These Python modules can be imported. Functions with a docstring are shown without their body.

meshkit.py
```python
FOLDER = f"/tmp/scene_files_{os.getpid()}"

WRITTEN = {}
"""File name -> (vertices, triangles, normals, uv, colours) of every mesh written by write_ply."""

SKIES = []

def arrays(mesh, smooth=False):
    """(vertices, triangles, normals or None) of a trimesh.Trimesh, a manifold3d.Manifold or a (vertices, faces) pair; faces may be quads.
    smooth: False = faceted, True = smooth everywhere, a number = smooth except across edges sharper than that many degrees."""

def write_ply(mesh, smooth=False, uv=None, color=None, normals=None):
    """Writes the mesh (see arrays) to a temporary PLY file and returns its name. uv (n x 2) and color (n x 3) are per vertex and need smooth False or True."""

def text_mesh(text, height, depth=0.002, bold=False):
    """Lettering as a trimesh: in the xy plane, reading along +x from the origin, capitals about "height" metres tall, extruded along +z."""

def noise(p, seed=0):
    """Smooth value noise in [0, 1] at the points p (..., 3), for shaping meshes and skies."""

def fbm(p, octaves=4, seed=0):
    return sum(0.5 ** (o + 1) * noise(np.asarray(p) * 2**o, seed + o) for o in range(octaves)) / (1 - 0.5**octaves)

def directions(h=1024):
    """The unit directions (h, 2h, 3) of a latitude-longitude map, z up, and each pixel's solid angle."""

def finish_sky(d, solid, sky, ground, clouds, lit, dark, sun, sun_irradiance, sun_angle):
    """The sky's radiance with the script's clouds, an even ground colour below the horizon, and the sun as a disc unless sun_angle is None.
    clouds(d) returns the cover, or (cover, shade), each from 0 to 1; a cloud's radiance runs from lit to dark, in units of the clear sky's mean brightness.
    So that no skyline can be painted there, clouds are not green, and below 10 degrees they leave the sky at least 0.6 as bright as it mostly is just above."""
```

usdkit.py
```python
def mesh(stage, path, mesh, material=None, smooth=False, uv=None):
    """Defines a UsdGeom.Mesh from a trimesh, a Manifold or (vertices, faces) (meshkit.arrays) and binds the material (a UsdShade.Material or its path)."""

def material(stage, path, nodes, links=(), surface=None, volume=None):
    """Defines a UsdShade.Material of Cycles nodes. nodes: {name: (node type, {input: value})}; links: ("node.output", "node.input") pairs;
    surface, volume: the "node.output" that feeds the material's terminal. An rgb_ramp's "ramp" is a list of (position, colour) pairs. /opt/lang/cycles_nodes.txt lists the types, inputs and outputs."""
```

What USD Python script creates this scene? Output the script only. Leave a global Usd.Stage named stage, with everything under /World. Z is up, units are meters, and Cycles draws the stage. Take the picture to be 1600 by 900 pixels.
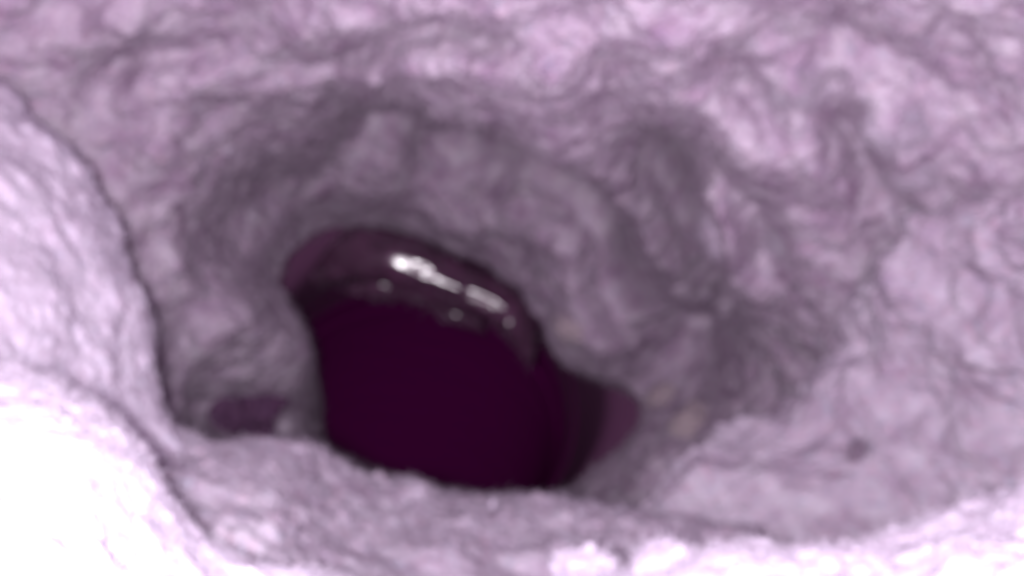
import math
import numpy as np
import trimesh
from scipy.interpolate import CubicSpline, PchipInterpolator
from scipy.ndimage import gaussian_filter
from scipy.spatial import cKDTree
import meshkit, usdkit
from pxr import Usd, UsdGeom, UsdLux, UsdShade, Gf, Sdf, Vt

stage = Usd.Stage.CreateInMemory()
UsdGeom.SetStageUpAxis(stage, UsdGeom.Tokens.z)
UsdGeom.SetStageMetersPerUnit(stage, 1.0)
UsdGeom.Xform.Define(stage, '/World')
UsdGeom.Scope.Define(stage, '/World/Looks')
RNG = np.random.default_rng(7)

# ---------------------------------------------------------------- camera: a small inspection camera inside the vent, looking along +y
cam = UsdGeom.Camera.Define(stage, '/World/camera')
cam.CreateFocalLengthAttr(3.6)
cam.CreateHorizontalApertureAttr(3.6)          # picture width = distance
cam.CreateVerticalApertureAttr(3.6 * 9 / 16)
cam.CreateClippingRangeAttr(Gf.Vec2f(0.004, 20.0))
cam.CreateFStopAttr(4.1)
cam.CreateFocusDistanceAttr(0.06)
cam.CreateExposureAttr(0.0)
UsdGeom.Xformable(cam).AddRotateXYZOp().Set(Gf.Vec3f(90, 0, 0))

# ---------------------------------------------------------------- light: the inspection camera's own small lamp, and added plum fill light (disk and dome) that tints the shadows
LAMP = np.array([-0.009, -0.004, 0.002])
lamp = UsdLux.SphereLight.Define(stage, '/World/inspection_lamp')
lamp.CreateRadiusAttr(0.008)
lamp.CreateNormalizeAttr(True)
lamp.CreateIntensityAttr(1.85)
lamp.CreateColorAttr(Gf.Vec3f(1.0, 0.955, 1.0))
UsdGeom.Xformable(lamp).AddTranslateOp().Set(Gf.Vec3d(*LAMP))
glow = UsdLux.DiskLight.Define(stage, '/World/plum_fill_lamp')  # added fill lamp behind the camera, turns the shadows purple
glow.CreateRadiusAttr(0.5)
glow.CreateNormalizeAttr(True)
glow.CreateIntensityAttr(0.45)
glow.CreateColorAttr(Gf.Vec3f(1.0, 0.02, 0.92))
UsdGeom.Xformable(glow).AddTranslateOp().Set(Gf.Vec3d(0.02, -0.8, 0.05))
UsdGeom.Xformable(glow).AddRotateXYZOp().Set(Gf.Vec3f(90, 0, 0))
dome_mat = usdkit.material(stage, '/World/Looks/plum_fill_dome', {'b': ('background_shader', {'color': (1.0, 0.03, 0.95), 'strength': 0.05})}, surface='b.background')
dome = UsdLux.DomeLight.Define(stage, '/World/plum_fill_dome')  # added ambient fill, lifts the shadows towards magenta
dome.CreateIntensityAttr(1.0)
UsdShade.MaterialBindingAPI.Apply(dome.GetPrim()).Bind(dome_mat)


# ---------------------------------------------------------------- helpers
def at(px, py, d):
    """The point at picture position (px, py of 1600 x 900) and d metres in front of the camera."""
    px, py, d = np.broadcast_arrays(np.asarray(px, float), np.asarray(py, float), np.asarray(d, float))
    return np.stack([(px - 800) / 1600 * d, d, (450 - py) / 1600 * d], -1)


def to_px(p):
    return np.stack([800 + 1600 * p[..., 0] / p[..., 1], 450 - 1600 * p[..., 2] / p[..., 1]], -1)


used = {}


def path_for(name, parent='/World'):
    k = used.get((parent, name), 0)
    used[(parent, name)] = k + 1
    return f'{parent}/{name}' + (f'_{k:03d}' if k else '')


def tag(prim, label=None, cat=None, group=None, kind=None):
    for key, val in (('label', label), ('category', cat), ('group', group), ('kind', kind)):
        if val:
            prim.SetCustomDataByKey(key, val)


def thing(name, label, cat, group=None, kind=None):
    x = UsdGeom.Xform.Define(stage, path_for(name)).GetPrim()
    tag(x, label, cat, group, kind)
    return str(x.GetPath())


def part(name, mesh, mat, parent='/World', smooth=True, **kw):
    m = usdkit.mesh(stage, path_for(name, parent), mesh, mat, smooth=smooth)
    tag(m.GetPrim(), **kw)
    return m


def fluff(p, seed=0, big=1.0, mid=1.0, fine=1.0, soft=0.0):
    """Height in metres of lint at the points p: soft billows over clumps over crumbs."""
    n = lambda s, k: meshkit.noise(p * s + 17.3 * k, seed + k)
    warp = np.stack([n(70, 11), n(70, 12), n(70, 13)], -1) - 0.5
    q = p + warp * 0.0025
    m = lambda s, k: meshkit.noise(q * s + 9.1 * k, seed + k)
    pil = lambda x: (1 - soft) * np.sqrt((2 * x - 1) ** 2 + 0.12) + soft * (0.45 + (x - 0.5) * 1.5)
    h = 0.0050 * big * (meshkit.noise(q * 62 + 3.1, seed) - 0.5) * 2
    h += 0.0042 * mid * (pil(m(115, 2)) - 0.45)
    h += 0.0024 * mid * (pil(m(230, 3)) - 0.45)
    h += 0.0010 * fine * (pil(m(470, 4)) - 0.45)
    h += 0.00045 * fine * (n(950, 5) - 0.5) * 2
    h += 0.00022 * fine * (n(1900, 6) - 0.5) * 2
    return h


def normals(v, f):
    t = trimesh.Trimesh(v, f, process=False)
    return np.array(t.vertex_normals)


def grid_faces(nu, nv, wrap_v=True):
    i, j = np.meshgrid(np.arange(nu - 1), np.arange(nv if wrap_v else nv - 1), indexing='ij')
    j2 = (j + 1) % nv
    a, b, c, d = i * nv + j, i * nv + j2, (i + 1) * nv + j2, (i + 1) * nv + j
    return np.concatenate([np.stack([a, b, c], -1).reshape(-1, 3), np.stack([a, c, d], -1).reshape(-1, 3)])


def outward(v, f):
    t = trimesh.Trimesh(v, f, process=False)
    return f if t.volume > 0 else f[:, ::-1]


def loft(sections, nu, nv):
    """A closed lump through cross-sections (each the same number of points in space), smooth both ways, its ends drawn together."""
    S = np.asarray(sections, float)
    k = S.shape[1]
    P = np.concatenate([S, S[:, :1]], 1)
    # around
    tv = np.linspace(0, k, nv, endpoint=False)
    ring = np.stack([CubicSpline(np.arange(k + 1), row, bc_type='periodic')(tv) for row in P])
    ends = [ring[0].mean(0) + 0.05 * (ring[0] - ring[0].mean(0)), ring[-1].mean(0) + 0.05 * (ring[-1] - ring[-1].mean(0))]
    ring = np.concatenate([[ends[0]], ring, [ends[1]]])
    n = len(ring)
    u = np.concatenate([[0.45], np.arange(1, n - 1), [n - 1.45]])
    full = PchipInterpolator(u, ring, axis=0)(np.linspace(u[0], u[-1], nu))
    v = full.reshape(-1, 3)
    f = grid_faces(nu, nv)
    v = np.concatenate([v, [full[0].mean(0), full[-1].mean(0)]])
    j = np.arange(nv)
    f = np.concatenate([f, np.stack([np.full(nv, nu * nv), (j + 1) % nv, j], -1), np.stack([np.full(nv, nu * nv + 1), (nu - 1) * nv + j, (nu - 1) * nv + (j + 1) % nv], -1)])
    return v, outward(v, f)


def blob(c, r, seed, sub=4, amp=1.0):
    """A tuft: an uneven ball at c with half axes r."""
    s = trimesh.creation.icosphere(subdivisions=sub)
    d = np.array(s.vertices)
    k = 1 + amp * (0.7 * (meshkit.fbm(d * 1.3 + seed * 3.7, 3, seed) - 0.5) + 0.55 * (meshkit.fbm(d * 4 + seed, 3, seed + 5) - 0.5))
    v = np.asarray(c) + d * k[:, None] * np.asarray(r)
    return v, np.array(s.faces)


def fibres(parent, v, f, count, mat, length=(0.002, 0.0065), width=0.00013, seed=0, lift=0.5, near=None, name='fibres'):
    """Loose fibres standing and lying on the surface v, f: one object of curves."""
    rng = np.random.default_rng(seed)
    tri = v[f]
    cr = np.cross(tri[:, 1] - tri[:, 0], tri[:, 2] - tri[:, 0])
    area = np.linalg.norm(cr, axis=1)
    c = tri.mean(1)
    px = to_px(np.where(c[:, 1:2] > 0.02, c, [0, 1, 9]))
    ok = (c[:, 1] > 0.02) & (px[:, 0] > -160) & (px[:, 0] < 1760) & (px[:, 1] > -120) & (px[:, 1] < 1020)
    w = area * ok
    if near is not None:
        w = w * near(c)
    idx = rng.choice(len(f), count, p=w / w.sum())
    b = rng.random((count, 2))
    b = np.where(b.sum(1, keepdims=True) > 1, 1 - b, b)
    root = tri[idx, 0] + (tri[idx, 1] - tri[idx, 0]) * b[:, :1] + (tri[idx, 2] - tri[idx, 0]) * b[:, 1:]
    nrm = cr[idx] / np.maximum(area[idx, None], 1e-12)
    d = rng.normal(size=(count, 3))
    d -= 0.6 * (d * nrm).sum(1, keepdims=True) * nrm
    d /= np.linalg.norm(d, axis=1, keepdims=True)
    d = d + lift * nrm * rng.random((count, 1)) * 1.6
    d /= np.linalg.norm(d, axis=1, keepdims=True)
    L = (length[0] + (length[1] - length[0]) * rng.random(count) ** 2)[:, None]
    pts, p = [], root - nrm * 0.0003
    for k in range(5):
        pts.append(p)
        d = d + rng.normal(size=(count, 3)) * 0.45
        d -= nrm * 0.10
        d /= np.linalg.norm(d, axis=1, keepdims=True)
        p = p + d * L / 4
    pts = np.stack(pts, 1).reshape(-1, 3)
    wd = np.tile(np.array([1, 1, 0.9, 0.7, 0.3]) * width, count)
    cu = UsdGeom.BasisCurves.Define(stage, path_for(name, parent))
    cu.CreateTypeAttr('linear')
    cu.CreateCurveVertexCountsAttr(Vt.IntArray.FromNumpy(np.full(count, 5, np.int32)))
    cu.CreatePointsAttr(Vt.Vec3fArray.FromNumpy(pts.astype(np.float32)))
    cu.CreateWidthsAttr(Vt.FloatArray.FromNumpy(wd.astype(np.float32)))
    cu.SetWidthsInterpolation('vertex')
    UsdShade.MaterialBindingAPI.Apply(cu.GetPrim()).Bind(mat)
    tag(cu.GetPrim(), kind='stuff')


# ---------------------------------------------------------------- materials
def lint_material(name, pale, deep, tint_a, tint_b):
    nodes = {
        'g': ('geometry', {}),
        'n1': ('noise_texture', {'scale': 90.0, 'detail': 5.0, 'roughness': 0.62}),
        'r1': ('rgb_ramp', {'ramp': [(0.30, deep), (0.68, pale)]}),
        'n2': ('noise_texture', {'scale': 330.0, 'detail': 3.0, 'roughness': 0.6}),
        'r2': ('rgb_ramp', {'ramp': [(0.54, (0, 0, 0)), (0.74, (0.55, 0.55, 0.55))]}),
        'm2': ('map_range', {'from_min': 0.55, 'from_max': 0.75, 'to_min': 0.0, 'to_max': 0.5, 'clamp': True}),
        'x2': ('mix_color', {'b': tint_a}),
        'mp': ('mapping', {'location': (3.1, 7.7, 1.3)}),
        'n3': ('noise_texture', {'scale': 270.0, 'detail': 3.0, 'roughness': 0.6}),
        'm3': ('map_range', {'from_min': 0.56, 'from_max': 0.76, 'to_min': 0.0, 'to_max': 0.5, 'clamp': True}),
        'x3': ('mix_color', {'b': tint_b}),
        'n4': ('noise_texture', {'scale': 1500.0, 'detail': 3.0, 'roughness': 0.7}),
        'b': ('bump', {'strength': 0.35, 'distance': 0.0005}),
        'p': ('principled_bsdf', {'roughness': 0.95, 'specular_ior_level': 0.05}),
    }
    links = [('g.position', 'n1.vector'), ('g.position', 'n2.vector'), ('g.position', 'mp.vector'), ('mp.vector', 'n3.vector'), ('g.position', 'n4.vector'),
             ('n1.fac', 'r1.fac'), ('n2.fac', 'm2.value'), ('m2.result', 'x2.fac'), ('r1.color', 'x2.a'),
             ('n3.fac', 'm3.value'), ('m3.result', 'x3.fac'), ('x2.result', 'x3.a'), ('x3.result', 'p.base_color'),
             ('n4.fac', 'b.height'), ('b.normal', 'p.normal')]
    del nodes['r2']
    return usdkit.material(stage, '/World/Looks/' + name, nodes, links, surface='p.BSDF')


def fibre_material(name, pale, deep, tint_a, tint_b):
    return usdkit.material(stage, '/World/Looks/' + name, {
        'g': ('geometry', {}),
        'n1': ('noise_texture', {'scale': 110.0, 'detail': 4.0, 'roughness': 0.6}),
        'r1': ('rgb_ramp', {'ramp': [(0.30, deep), (0.68, pale)]}),
        'w': ('noise_texture', {'scale': 420.0, 'detail': 3.0, 'roughness': 0.7}),
        'r2': ('rgb_ramp', {'ramp': [(0.30, tint_b), (0.42, (0.5, 0.5, 0.5)), (0.58, (0.5, 0.5, 0.5)), (0.70, tint_a)]}),
        'm': ('map_range', {'from_min': 0.10, 'from_max': 0.28, 'to_min': 0.0, 'to_max': 0.6, 'clamp': True}),
        'a': ('math', {'math_type': 'subtract', 'value2': 0.5}), 'ab': ('math', {'math_type': 'absolute'}),
        'x': ('mix_color', {}),
        'd': ('diffuse_bsdf', {}), 't': ('translucent_bsdf', {}), 'mx': ('mix_closure', {'fac': 0.3}),
    }, [('g.position', 'n1.vector'), ('g.position', 'w.vector'), ('n1.fac', 'r1.fac'), ('w.fac', 'r2.fac'), ('w.fac', 'a.value1'), ('a.value', 'ab.value1'), ('ab.value', 'm.value'),
        ('m.result', 'x.fac'), ('r1.color', 'x.a'), ('r2.color', 'x.b'), ('x.result', 'd.color'), ('x.result', 't.color'), ('d.BSDF', 'mx.closure1'), ('t.BSDF', 'mx.closure2')], surface='mx.closure')


WALL = lint_material('plum_grey_lint', (0.50, 0.43, 0.515), (0.28, 0.185, 0.285), (0.42, 0.26, 0.32), (0.26, 0.30, 0.38))
LINT = lint_material('lilac_lint', (0.48, 0.415, 0.505), (0.30, 0.225, 0.31), (0.46, 0.24, 0.33), (0.27, 0.33, 0.42))
PALE = lint_material('pale_lint', (0.66, 0.575, 0.70), (0.52, 0.43, 0.55), (0.52, 0.32, 0.46), (0.38, 0.42, 0.54))
TAN = lint_material('tan_lint', (0.49, 0.405, 0.43), (0.33, 0.25, 0.28), (0.46, 0.26, 0.28), (0.36, 0.33, 0.30))
FLINT = fibre_material('lilac_fibre', (0.52, 0.455, 0.55), (0.33, 0.255, 0.345), (0.56, 0.26, 0.38), (0.28, 0.36, 0.46))
FWALL = fibre_material('plum_grey_fibre', (0.53, 0.455, 0.545), (0.30, 0.20, 0.305), (0.50, 0.24, 0.34), (0.26, 0.31, 0.42))
FPALE = fibre_material('pale_fibre', (0.70, 0.61, 0.74), (0.56, 0.47, 0.59), (0.58, 0.36, 0.50), (0.42, 0.48, 0.60))
DARK = lint_material('dark_debris', (0.22, 0.165, 0.23), (0.14, 0.10, 0.14), (0.20, 0.12, 0.17), (0.16, 0.16, 0.20))
DUCT = usdkit.material(stage, '/World/Looks/dull_duct', {
    'g': ('geometry', {}),
    'n': ('noise_texture', {'scale': 75.0, 'detail': 5.0, 'roughness': 0.65}),
    'm': ('map_range', {'from_min': 0.44, 'from_max': 0.60, 'to_min': 0.02, 'to_max': 0.9, 'clamp': True}),
    'nb': ('noise_texture', {'scale': 260.0, 'detail': 3.0}),
    'b': ('bump', {'strength': 0.15, 'distance': 0.0008}),
    'metal': ('principled_bsdf', {'base_color': (0.075, 0.030, 0.062), 'ior': 2.3, 'roughness': 0.24}),
    'dust': ('principled_bsdf', {'base_color': (0.12, 0.048, 0.10), 'roughness': 0.9, 'specular_ior_level': 0.05}),
    'x': ('mix_closure', {}),
}, [('g.position', 'n.vector'), ('g.position', 'nb.vector'), ('n.fac', 'm.value'), ('nb.fac', 'b.height'), ('b.normal', 'metal.normal'), ('m.result', 'x.fac'), ('metal.BSDF', 'x.closure1'), ('dust.BSDF', 'x.closure2')], surface='x.closure')

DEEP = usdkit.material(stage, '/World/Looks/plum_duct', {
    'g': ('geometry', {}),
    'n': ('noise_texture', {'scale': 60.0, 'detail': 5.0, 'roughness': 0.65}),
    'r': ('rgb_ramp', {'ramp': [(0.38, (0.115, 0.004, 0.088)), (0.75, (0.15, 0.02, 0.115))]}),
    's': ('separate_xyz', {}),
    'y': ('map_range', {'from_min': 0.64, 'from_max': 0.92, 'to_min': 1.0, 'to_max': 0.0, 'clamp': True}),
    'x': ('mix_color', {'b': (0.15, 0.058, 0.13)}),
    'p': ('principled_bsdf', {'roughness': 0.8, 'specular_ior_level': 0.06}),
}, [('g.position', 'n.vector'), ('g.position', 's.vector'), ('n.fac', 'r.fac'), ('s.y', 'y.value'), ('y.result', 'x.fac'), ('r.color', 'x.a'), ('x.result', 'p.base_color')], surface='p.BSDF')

# ---------------------------------------------------------------- the duct: a ribbed pipe behind the lint, bending away and down
HC = np.array([690.0, 590.0])


def duct_frames():
    p = at(690, 588, 0.575)
    d = np.array([-0.20, 1.0, -0.30])
    d /= np.linalg.norm(d)
    out, s = [], 0.0
    for k in range(420):
        out.append((p.copy(), d.copy(), s))
        step = 0.0011
        p = p + d * step
        s += step
        if s > 0.10:
            d = d + np.array([-0.2, 0, -1.0]) * step * 6.0
            d /= np.linalg.norm(d)
    return out


def tube(profile, frames, nv, flip):
    V = []
    for (p, d, s) in frames:
        x = np.cross(d, [0, 0, 1.0]); x /= np.linalg.norm(x)
        z = np.cross(x, d)
        a = np.linspace(0, 2 * np.pi, nv, endpoint=False)
        r = profile(s, a)
        V.append(p + r[:, None] * (np.cos(a)[:, None] * x * 1.08 + np.sin(a)[:, None] * z * 0.98))
    V = np.array(V).reshape(-1, 3)
    return V


frames = duct_frames()
duct = thing('vent_duct', 'dark ribbed vent duct, bare and shiny at the top of the hole', 'vent duct')


def wall_profile(s, a):
    return 0.0475 + 0 * a


ELBOW = usdkit.material(stage, '/World/Looks/plum_elbow', {'p': ('principled_bsdf', {'base_color': (0.150, 0.006, 0.112), 'roughness': 0.85, 'specular_ior_level': 0.04})}, surface='p.BSDF')


def pipe(name, fr, mat):
    """A thin pipe: inner skin and outer skin joined at the ends."""
    nv = 160
    inner = tube(lambda s, a: 0.0950 + 0.034 * np.exp(-(s / 0.016) ** 2) + 0.0005 * np.sin(3 * a + s * 40) + 0.0007 * (meshkit.noise(np.stack([np.cos(a) * 4, np.sin(a) * 4, 0 * a + s * 130], -1), 3) - 0.5), fr, nv, True)
    outer = tube(lambda s, a: 0.0975 + 0.034 * np.exp(-(s / 0.016) ** 2) + 0 * a, fr, nv, False)
    n = len(fr)
    fi = grid_faces(n, nv)
    j = np.arange(nv); j2 = (j + 1) % nv
    N, o = n * nv, (n - 1) * nv
    cap0 = np.concatenate([np.stack([j, j2, N + j2], -1), np.stack([j, N + j2, N + j], -1)])
    cap1 = np.concatenate([np.stack([o + j, N + o + j2, o + j2], -1), np.stack([o + j, N + o + j, N + o + j2], -1)])
    V, F = np.concatenate([inner, outer]), np.concatenate([fi[:, ::-1], fi + N, cap0, cap1])
    part(name, (V, outward(V, F)), mat, duct)


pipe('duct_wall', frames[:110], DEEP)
pipe('elbow', frames[110:], ELBOW)
# the bare rim: a crumpled bead of the pipe's mouth that shows along the top, and fainter ribs deeper in


def bead(s0, a0, a1, rad, rr, k, mat, name, rough=1.0, off=(0, 0, 0)):
    p, d, _ = frames[int(s0 / 0.0011)]
    p = p + np.array(off)
    x = np.cross(d, [0, 0, 1.0]); x /= np.linalg.norm(x)
    z = np.cross(x, d)
    A = np.radians(np.linspace(a0, a1, 260))
    NB = 40
    B = np.linspace(0, 2 * np.pi, NB, endpoint=False)
    t = np.linspace(0, 1, len(A))
    taper = np.clip(np.minimum(t, 1 - t) / 0.22, 0.02, 1) ** 0.6 if a1 - a0 < 359 else np.ones(len(A))
    AA, BB = np.meshgrid(A, B, indexing='ij')
    TP = np.repeat(taper[:, None], NB, 1)
    e = x * np.cos(AA)[..., None] * 1.08 + z * np.sin(AA)[..., None] * 0.98
    n1 = meshkit.noise(np.stack([np.cos(AA) * 4, np.sin(AA) * 4, AA * 0 + k * 3.3], -1), 4) - 0.5
    n2 = meshkit.noise(np.stack([np.cos(AA) * 3, np.sin(AA) * 3, AA * 0 + k * 2.3], -1), 9) - 0.5
    n3 = meshkit.noise(np.stack([AA * 11, np.cos(BB) * 1.3, np.sin(BB) * 1.3 + k * 7.7], -1), 14) - 0.5
    n4 = meshkit.noise(np.stack([AA * 30, np.cos(BB) * 2.3, np.sin(BB) * 2.3 + k * 7.7], -1), 15) - 0.5
    r = rr * TP * (1 + rough * (0.35 * n3 + 0.16 * n4))
    pts = p + d * (0.005 * n2 * rough)[..., None] + e * (rad + 0.003 * n1 * rough)[..., None] + r[..., None] * (np.cos(BB)[..., None] * e * 0.9 + np.sin(BB)[..., None] * d * 1.2)
    ff = grid_faces(len(A), NB)
    pts = pts.reshape(-1, 3)
    if a1 - a0 < 359:
        jj = np.arange(NB)
        c0, c1 = len(pts), len(pts) + 1
        last = (len(A) - 1) * NB
        pts = np.concatenate([pts, [pts[:NB].mean(0), pts[-NB:].mean(0)]])
        ff = np.concatenate([ff, np.stack([np.full(NB, c0), (jj + 1) % NB, jj], -1), np.stack([np.full(NB, c1), last + jj, last + (jj + 1) % NB], -1)])
    part(name, (pts, outward(pts, ff)), mat, duct)




def rim(line, d, rr, k, name):
    """A crumpled bead of bare pipe along a line of picture points about d metres away."""
    L = np.asarray(line, float)
    P = at(L[:, 0], L[:, 1], np.asarray(d, float))
    n = 260
    t = np.linspace(0, len(L) - 1, n)
    c = CubicSpline(np.arange(len(L)), P)(t)
    tg = np.gradient(c, axis=0)
    tg /= np.linalg.norm(tg, axis=1, keepdims=True)
    y = np.array([0, 1.0, 0]) - tg * tg[:, 1:2]
    y /= np.linalg.norm(y, axis=1, keepdims=True)
    x = np.cross(tg, y)
    NB = 40
    B = np.linspace(0, 2 * np.pi, NB, endpoint=False)
    u = np.linspace(0, 1, n)
    taper = np.clip(np.minimum(u, 1 - u) / 0.2, 0.02, 1) ** 0.6
    UU, BB = np.meshgrid(u, B, indexing='ij')
    n3 = meshkit.noise(np.stack([UU * 5.5, np.cos(BB) * 1.1, np.sin(BB) * 1.1 + k * 7.7], -1), 14) - 0.5
    n4 = meshkit.noise(np.stack([UU * 16, np.cos(BB) * 3.0, np.sin(BB) * 3.0 + k * 7.7], -1), 15) - 0.5
    r = rr * (1.25 - 0.55 * u)[:, None] * taper[:, None] * (1 + 0.40 * n3 + 0.22 * n4)
    pts = c[:, None] + r[..., None] * (np.cos(BB)[..., None] * x[:, None] + np.sin(BB)[..., None] * y[:, None])
    ff = grid_faces(n, NB)
    pts = pts.reshape(-1, 3)
    jj = np.arange(NB)
    c0, c1, last = len(pts), len(pts) + 1, (n - 1) * NB
    pts = np.concatenate([pts, [pts[:NB].mean(0), pts[-NB:].mean(0)]])
    ff = np.concatenate([ff, np.stack([np.full(NB, c0), (jj + 1) % NB, jj], -1), np.stack([np.full(NB, c1), last + jj, last + (jj + 1) % NB], -1)])
    part(name, (pts, outward(pts, ff)), DUCT, duct)
    fibres(duct, pts, outward(pts, ff), 260, FLINT, length=(0.003, 0.010), width=0.00025, seed=80 + k, name='stray_fibres')


rim([(490, 440), (535, 408), (585, 400), (640, 412), (690, 436), (740, 462), (785, 486), (815, 525), (830, 570)], [.572, .568, .566, .566, .566, .566, .566, .568, .572], 0.0130, 0, 'bare_rim')
rim([(540, 455), (600, 446), (655, 458), (710, 486), (760, 520)], [.580, .577, .576, .577, .58], 0.0070, 1, 'bare_rim')
bead(0.100, 0, 360, 0.0965, 0.0030, 2, ELBOW, 'rib', 0.4)
bead(0.145, 0, 360, 0.0965, 0.0030, 3, ELBOW, 'rib', 0.4)

# ---------------------------------------------------------------- the lint that lines the duct, open at the dark hole
LIP = np.array([(1000, 655), (985, 612), (935, 590), (880, 572), (850, 545), (832, 500), (805, 455), (760, 425), (700, 396), (625, 374), (545, 362), (482, 376), (442, 415), (436, 455),
                (468, 505), (488, 550), (470, 595), (458, 640), (478, 690), (540, 725), (620, 752), (700, 768), (780, 775), (860, 772), (915, 750), (965, 715)], float)


def polar(pts, q):
    d = np.asarray(pts) - HC
    a = np.arctan2(-d[:, 1], d[:, 0]); r = np.hypot(d[:, 0], d[:, 1])
    o = np.argsort(a)
    a, r = a[o], r[o]
    return PchipInterpolator(np.concatenate([a[-3:] - 2 * np.pi, a, a[:3] + 2 * np.pi]), np.concatenate([r[-3:], r, r[:3]]))(q)


def by_angle(table, q):
    """Smooth value by picture angle; table of (degrees, value)."""
    t = sorted((math.radians(a), v) for a, v in table)
    a, v = [x[0] for x in t], [x[1] for x in t]
    f = CubicSpline(a + [a[0] + 2 * np.pi], v + [v[0]], bc_type='periodic')
    return f(q)


def seg_dist(q, line):
    """Distance of picture points q from a polyline."""
    best = np.full(len(q), 1e9)
    L = np.asarray(line, float)
    if len(L) == 1:
        return np.hypot(*(q - L[0]).T)
    t = np.linspace(0, len(L) - 1, 8 * len(L))
    C = CubicSpline(np.arange(len(L)), L)(t) if len(L) > 2 else np.stack([np.interp(t, np.arange(len(L)), L[:, k]) for k in range(2)], -1)
    return cKDTree(C).query(q)[0]


NA, NT = 1300, 460
ang = np.linspace(-np.pi, np.pi, NA, endpoint=False)
tt = np.linspace(-0.16, 1.0, NT)
rl = polar(LIP, ang)
ro = by_angle([(0, 1130), (45, 1100), (90, 800), (125, 950), (160, 900), (180, 860), (215, 760), (270, 560), (320, 780)], ang)
dl = by_angle([(0, 0.530), (45, 0.530), (90, 0.57), (135, 0.545), (180, 0.48), (225, 0.50), (270, 0.53), (315, 0.535)], ang)
dm = by_angle([(0, 0.425), (45, 0.345), (90, 0.325), (135, 0.37), (180, 0.385), (225, 0.40), (270, 0.43), (315, 0.445)], ang)
do = by_angle([(0, 0.29), (45, 0.20), (90, 0.21), (122, 0.27), (150, 0.31), (180, 0.32), (225, 0.30), (270, 0.31), (315, 0.33)], ang)
T, A2 = np.meshgrid(tt, ang, indexing='ij')
tp = np.clip(T, 0, None)
R = rl + (ro - rl) * tp ** 1.0
# a steep throat near the hole opens onto a wall that faces the viewer
k = np.clip(tp / by_angle([(-30, 0.28), (0, 0.30), (45, 0.38), (90, 0.40), (135, 0.33), (180, 0.26), (270, 0.26)], ang), 0, 1)
k = 1 - (1 - k) ** 1.3
D = dl + (dm - dl) * k + (do - dm) * np.clip((tp - 0.12) / 0.88, 0, None) ** 1.15
# past the lip the lint runs on into the throat, except along the top where it is torn off and curls back
back = np.clip(-T, 0, None) / 0.16
keep = np.clip(by_angle([(-60, 0.6), (-35, 0.4), (0, 0.22), (25, 0.05), (50, 0), (95, 0), (130, 0), (150, 0), (170, 0.7), (200, 1), (260, 1)], ang), 0, 1)
D0 = D.copy()
D = D + back ** 1.2 * (0.22 * keep + 0.05 * (1 - keep))
R = np.where(back > 0, rl * (D0 / D * keep + (1 - keep)) + (1 - keep) * 40 * (1 - np.cos(np.minimum(back * 2, 1) * np.pi / 2)), R)
PX, PY = HC[0] + R * np.cos(A2) - 28 * back * keep, HC[1] - R * np.sin(A2) + 40 * back * keep
q = np.stack([PX.ravel(), PY.ravel()], -1)

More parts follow.
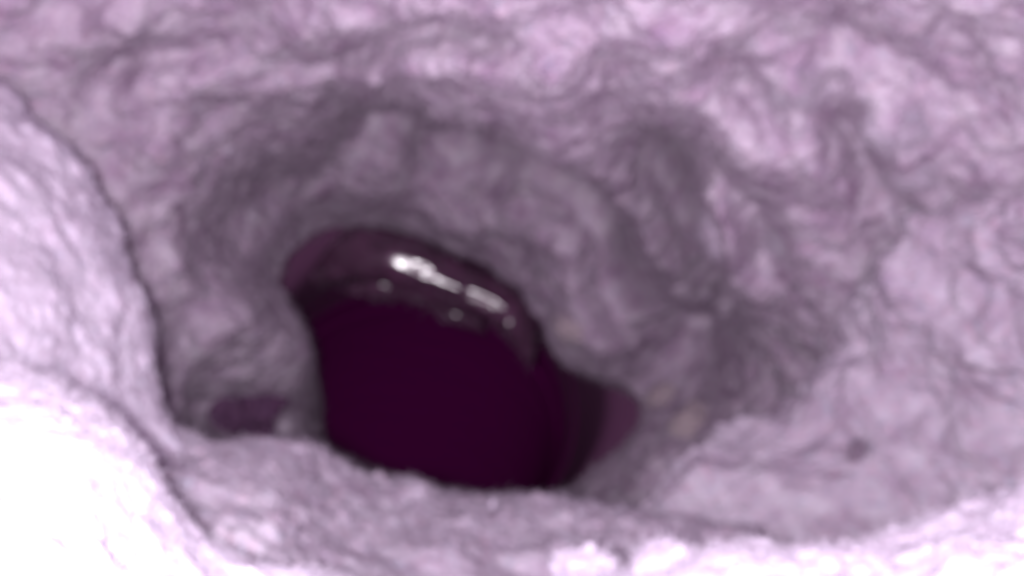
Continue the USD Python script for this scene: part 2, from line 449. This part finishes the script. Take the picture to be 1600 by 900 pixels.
# folds and lumps of the lint: (line in the picture, width, height in mm towards the viewer)
FOLDS = [
    ([(720, 352), (815, 345), (868, 395), (893, 450), (905, 505), (950, 550)], 40, 20.0),
    ([(560, 250), (660, 266), (740, 284)], 40, -24.0),
    ([(750, 286), (860, 325), (922, 385), (945, 460), (990, 525), (1050, 575)], 38, -36.0),
    ([(590, 238), (700, 268)], 46, -8.0),
    ([(700, 205), (860, 230), (950, 285), (990, 350), (1000, 430)], 34, 19.0),
    ([(1020, 260), (1045, 340), (1050, 400), (1075, 470), (1100, 520)], 30, -34.0),
    ([(1075, 275), (1160, 335), (1180, 400)], 24, -12.0),
    ([(1095, 335), (1138, 375), (1130, 410)], 30, 14.0),
    ([(1170, 215), (1270, 255), (1340, 330)], 40, 11.0),
    ([(1240, 130)], 34, 9.0), ([(1395, 185), (1425, 265)], 44, 11.0), ([(1225, 375)], 24, 8.0),
    ([(1480, 450), (1530, 560)], 44, 10.0), ([(1320, 180), (1360, 300)], 26, -10.0), ([(1460, 300), (1340, 360)], 26, -7.0),
    ([(60, 70), (180, 30), (215, 25)], 28, 8.0), ([(150, 110), (330, 95), (430, 90)], 26, -7.0), ([(230, 165), (330, 120), (520, 52), (770, 38)], 30, 9.0),
    ([(500, 105), (640, 75), (770, 85)], 28, -12.0), ([(570, 150), (680, 118), (790, 122)], 22, 9.0),
    ([(400, 215), (520, 165), (640, 165), (800, 205)], 26, -6.0),
    ([(340, 350), (440, 300), (540, 262)], 24, -6.0), ([(240, 235)], 34, 7.0), ([(310, 190), (380, 170)], 24, -6.0),
    ([(420, 375), (450, 400)], 34, 9.0), ([(390, 510), (440, 550)], 58, 14.0), ([(350, 630), (410, 655)], 50, -30.0),
    ([(300, 480), (290, 560)], 40, -10.0), ([(560, 310), (660, 325)], 36, 6.0),
    ([(1010, 690), (1060, 700), (960, 760)], 60, 12.0), ([(1090, 560), (1200, 600)], 50, -12.0),
    ([(850, 120), (1000, 60), (1110, 90)], 34, 8.0), ([(880, 40), (960, 130), (940, 190)], 30, -7.0),
    ([(1300, 60), (1450, 120)], 30, -8.0), ([(1250, 560), (1300, 610)], 24, -5.0), ([(1150, 100), (1200, 190)], 28, -8.0),
    ([(1210, 480), (1250, 420)], 26, 8.0), ([(1120, 470), (1160, 560)], 26, 8.0), ([(1230, 440), (1180, 540)], 24, -9.0), ([(1390, 430), (1420, 560)], 30, -9.0),
]
lift = np.zeros(len(q))
wob = np.stack([meshkit.noise(np.column_stack([q / 55, np.zeros(len(q))]), 31) - 0.5, meshkit.noise(np.column_stack([q / 55, np.zeros(len(q))]), 32) - 0.5], -1) * 34
for line, w, h in FOLDS:
    dd = seg_dist(q + wob, line)
    lift += h * 0.001 * (1.5 * np.exp(-(dd / w) ** 2) if h > 0 else 3.2 * np.exp(-(np.sqrt(dd ** 2 + 16) - 4) / w))
lift = lift.reshape(T.shape) * np.clip(1 - 3 * back, 0, 1)
P = at(PX, PY, D)
f = grid_faces(NT, NA)
v = P.reshape(-1, 3)
nn = normals(v, f)
view = -v / np.linalg.norm(v, axis=1, keepdims=True)
if (nn * view).sum() < 0:
    f = f[:, ::-1]
    nn = -nn
# streaks run round the hole: noise stretched along the angle
ring = np.stack([np.cos(A2) * 2.6, np.sin(A2) * 2.6, R / 44.0], -1).reshape(-1, 3)
wv = np.stack([meshkit.noise(v * 30, 51), meshkit.noise(v * 30, 52), meshkit.noise(v * 30, 53)], -1) - 0.5
ring = ring + wv * [0.3, 0.3, 0.7]
streak = 0.0044 * (meshkit.noise(ring, 61) - 0.5) * 2 + 0.0018 * (meshkit.noise(ring * 2.1, 62) - 0.5) * 2
dirn = 0.4 * nn + 0.6 * view
dirn /= np.linalg.norm(dirn, axis=1, keepdims=True)
fade = np.clip(T.ravel() / 0.05 + 1, 0.5, 1)
v = v + (0.25 * nn + 0.75 * view) * lift.ravel()[:, None]
v = v + dirn * ((streak + fluff(v, 3, 0.8, 0.9, 0.0, 0.8)) * fade)[:, None]
# soft, rounded creases, then crumbs
G = v.reshape(NT, NA, 3)
G = np.stack([gaussian_filter(G[..., k], (6.0, 8.0), mode=('nearest', 'wrap')) for k in range(3)], -1)
v = G.reshape(-1, 3)
n2 = normals(v, f)
v = v + n2 * (fluff(v, 5, 0.0, 0.6, 0.9, 0.95) * fade)[:, None]
# thickness: an outer skin behind it
ov = v.reshape(NT, NA, 3)[::6, ::10]
on = nn.reshape(NT, NA, 3)[::6, ::10]
LV, LF = v, f
lining = thing('lint_lining', 'mottled lilac grey lint caking the duct walls around the dark hole', 'lint')
bk = (ov - on * 0.02).reshape(-1, 3)
bf = grid_faces(ov.shape[0], ov.shape[1])
bn = normals(bk, bf)
if (bn * -on.reshape(-1, 3)).sum() < 0:
    bf = bf[:, ::-1]
part('lint_mat', (LV, LF), WALL, lining)
part('backing', (bk, bf), WALL, lining)
fibres(lining, LV, LF, 90000, FWALL, length=(0.002, 0.0075), width=0.00026, seed=1, near=lambda c: (0.3 / c[:, 1]) ** 1.0)


# ---------------------------------------------------------------- banks of lint nearer the viewer
def bank(name, label, edge, inward, depths, mat, nfib, seed, nu=400, nv=310, big=0.7, mid=0.9, fine=1.0, reach=500, scale=1.12, fl=(0.0015, 0.0045), fw=0.00014):
    """A lump whose silhouette in the picture follows edge [(px, py)], lying towards 'inward' of it; depths: distance at the edge and nearer in, per edge point."""
    secs = []
    E = np.asarray(edge, float)
    tan = np.gradient(E, axis=0)
    nrm = np.stack([-tan[:, 1], tan[:, 0]], -1)
    nrm /= np.linalg.norm(nrm, axis=1, keepdims=True)
    side = np.sign((nrm * (np.asarray(inward, float) - E)).sum(1, keepdims=True).sum())
    nrm = nrm * side
    # neighbours share a direction, so that sections do not cross
    nrm = np.stack([np.convolve(np.pad(nrm[:, k], 2, mode='edge'), np.ones(5) / 5, 'valid') for k in range(2)], -1)
    for e, m, (d0, d1) in zip(E, nrm, np.asarray(depths) * scale):
        pt = lambda off, d: at(*(e + m * off), d)
        secs.append([pt(0, d0), pt(28, d0 - 0.18 * (d0 - d1) - 0.006), pt(90, d0 - 0.5 * (d0 - d1) - 0.004), pt(230, d1), pt(reach, d1 - 0.15 * (d0 - d1)), pt(reach * 1.05, d0 + 0.01), pt(200, d0 + 0.03), pt(30, d0 + 0.022)])
    v, f = loft(secs, nu, nv)
    nn = normals(v, f)
    v2 = v + nn * fluff(v, seed, big, mid, fine)[:, None]
    root = thing(name, label, 'lint', 'lint banks and drifts round the hole')
    part('lint_mat', (v2, f), mat, root)
    fibres(root, v2, f, nfib, FPALE if mat is PALE else FLINT, length=fl, width=fw, seed=seed)
    return v2, f


bank('lint_bank', 'smooth pale lint bank along the left side, overlapping the lining behind it',
     [(-420, -170), (-300, -80), (-150, 10), (-30, 105), (46, 172), (112, 235), (150, 300), (185, 370), (212, 440), (236, 505), (243, 570), (262, 640), (300, 705), (350, 770), (420, 850), (500, 960)], (0, 800),
     [(.262, .195), (.262, .195), (.262, .195), (.262, .192), (.261, .19), (.26, .188), (.26, .186), (.26, .184), (.26, .182), (.26, .18), (.258, .178), (.252, .172), (.244, .165), (.235, .155), (.225, .145), (.212, .135)], PALE, 30000, 21, big=0.5, mid=0.6, fine=0.6, fl=(0.001, 0.0035), fw=0.00012, scale=1.10)

B2 = bank('lint_bank', 'grey lilac lint bank under the dark hole, forming its lower lip',
     [(180, 650), (270, 672), (340, 695), (420, 690), (470, 690), (540, 722), (620, 752), (700, 772), (780, 782), (860, 778), (930, 792), (1000, 806), (1080, 815), (1180, 830)], (700, 1100),
     [(.235, .165), (.240, .168), (.248, .170), (.258, .175), (.268, .18)] + [(.285, .19)] * 4 + [(.285, .21)] * 5, LINT, 30000, 22, big=0.6, mid=0.9, fine=0.9)

B3 = bank('lint_bank', 'rounded lint bank at lower right beside the hole, with a dark fleck in it',
     [(900, 880), (965, 808), (1035, 765), (1090, 712), (1165, 668), (1245, 622), (1290, 565), (1325, 480), (1385, 400), (1480, 335), (1600, 270), (1740, 200)], (1500, 800),
     [(.285, .255), (.285, .255), (.285, .255), (.285, .255), (.285, .255), (.285, .255), (.283, .252), (.278, .248), (.265, .238), (.25, .225), (.23, .205), (.205, .18)], LINT, 30000, 23, big=1.2, mid=1.25, fine=1.0, scale=1.26)

bank('lint_drift', 'glaring white lint drift in the near bottom left corner',
     [(-160, 500), (-60, 545), (40, 575), (120, 610), (190, 660), (235, 725), (270, 790), (330, 845), (420, 885), (520, 905), (640, 960)], (50, 900),
     [(.155, .115), (.152, .112), (.15, .108), (.148, .105), (.146, .102), (.145, .10), (.145, .10), (.146, .1), (.148, .102), (.15, .105), (.152, .108)], PALE, 26000, 24, big=0.35, mid=0.4, fine=0.5, fl=(0.0008, 0.0028), fw=0.00008, scale=1.18)

B5 = bank('lint_drift', 'ragged white lint drift along the near bottom right edge',
     [(860, 960), (960, 895), (1040, 880), (1110, 862), (1200, 858), (1300, 855), (1390, 838), (1480, 812), (1570, 780), (1680, 735), (1800, 690)], (1400, 1100),
     [(.155, .12), (.155, .12), (.155, .12), (.155, .118), (.155, .116), (.155, .115), (.154, .114), (.152, .112), (.15, .11), (.148, .108), (.145, .105)], PALE, 26000, 25, big=0.5, mid=0.75, fine=0.8, fl=(0.001, 0.004), fw=0.0001, scale=1.34)

# ---------------------------------------------------------------- tufts and debris
def tuft(name, label, cat, px, py, d, r, mat, seed, nfib=500, sub=4, L=(0.001, 0.003)):
    v, f = blob(at(px, py, d), r, seed, sub)
    root = thing(name, label, cat, 'lint tufts stuck to the lining' if cat == 'lint tuft' else None)
    part('clump', (v, f), mat, root)
    fibres(root, v, f, nfib, {id(PALE): FPALE, id(DARK): DARK}.get(id(mat), FLINT), length=L, width=0.00007 if mat is PALE else 0.0002, seed=seed)


LPX = to_px(LV)
front = (T.ravel() > 0.0) & (LV[:, 1] > 0.05)
LTREE, LFV = cKDTree(LPX[front]), LV[front]


def on_bank(b, px, py):
    v = b[0][b[0][:, 1] > 0.05]
    k = cKDTree(to_px(v)).query([px, py], 24)[1]
    return v[k, 1].min()


def on_lining(px, py):
    """The depth of the lining's surface where it shows at (px, py)."""
    return LFV[LTREE.query([px, py], 8)[1], 1].mean()


def rough_tuft(name, label, cat, px, py, d, r, mat, seed, nfib, L, width):
    """A ragged tuft: an uneven lump, fluffed up, with long fibres."""
    v, f = blob(at(px, py, d), r, seed, 5, 1.4)
    v = v + normals(v, f) * fluff(v, seed, 0.5, 1.0, 1.2)[:, None]
    root = thing(name, label, cat, 'lint tufts stuck to the lining' if cat == 'lint tuft' else None)
    part('clump', (v, f), mat, root)
    if nfib:
        fibres(root, v, f, nfib, FPALE if mat is PALE else HOLLOW_SHADE, length=L, width=width, seed=seed)


rough_tuft('lint_tuft', 'fluffy white lint tuft at the bottom edge left of the ragged drift', 'lint tuft', 915, 890, 0.212, (0.0062, 0.005, 0.0034), PALE, 41, 2500, (0.001, 0.005), 0.00016)
rough_tuft('lint_tuft', 'small white lint tuft at the bottom edge where the ragged drift begins', 'lint tuft', 1035, 888, 0.205, (0.0042, 0.004, 0.0030), PALE, 47, 1800, (0.001, 0.005), 0.00016)
tuft('lint_tuft', 'tiny white speck of lint just below the lower lip of the hole', 'lint tuft', 770, 790, on_bank(B2, 770, 790), (0.0010, 0.0014, 0.0018), PALE, 42, 120, 3)
for i, (label, px, py, r, m) in enumerate([
        ('tan lint tuft in the hollow right of the hole', 1040, 630, (0.006, 0.006, 0.007), TAN),
        ('pinkish tan lint tuft just above the lower right bank', 1085, 675, (0.007, 0.006, 0.008), TAN),
        ('small pale lint tuft on the big fold right of the hole', 905, 510, (0.0085, 0.005, 0.005), TAN),
        ('large pale lint clump standing out high on the right wall', 1400, 195, (0.0075, 0.006, 0.0068), LINT),
        ('pale lint clump just below the large clump high on the right wall', 1425, 262, (0.0055, 0.005, 0.0055), LINT),
        ('lone pale lint clump on the wall at upper right of centre', 1243, 132, (0.0052, 0.005, 0.005), LINT),
        ('bent pale lint clump beside the dark groove right of the big fold', 1125, 358, (0.0062, 0.005, 0.008), LINT),
        ('small pale lint clump between the bent clump and the right bank', 1225, 377, (0.004, 0.0035, 0.0036), LINT),
        ]):
    tuft('lint_tuft', label, 'lint tuft', px, py, on_lining(px, py) + (0.0085 if m is TAN else 0.006), np.array(r) * (1.6 if m is TAN else 1.0), m, 60 + i, 2500, 5, (0.002, 0.006))
HOLLOW_SHADE = lint_material('plum_hollow_shade', (0.14, 0.07, 0.14), (0.08, 0.035, 0.08), (0.12, 0.04, 0.08), (0.06, 0.05, 0.09))  # dark plum colour paints in the shade of the lower left hollow
rough_tuft('lint_tuft', 'added dark plum clump standing in for shade in the hollow at lower left of the hole', 'lint tuft', 380, 626, on_lining(375, 635) - 0.010, (0.019, 0.011, 0.017), HOLLOW_SHADE, 48, 1500, (0.002, 0.006), 0.0002)  # added clump, stands where the hollow is only shaded
tuft('debris', 'dark fleck of debris caught in the lower right lint bank', 'debris', 1340, 708, on_bank(B3, 1342, 705) - 0.0004, (0.0024, 0.0014, 0.0040), DARK, 46, 260, 4, (0.001, 0.004))
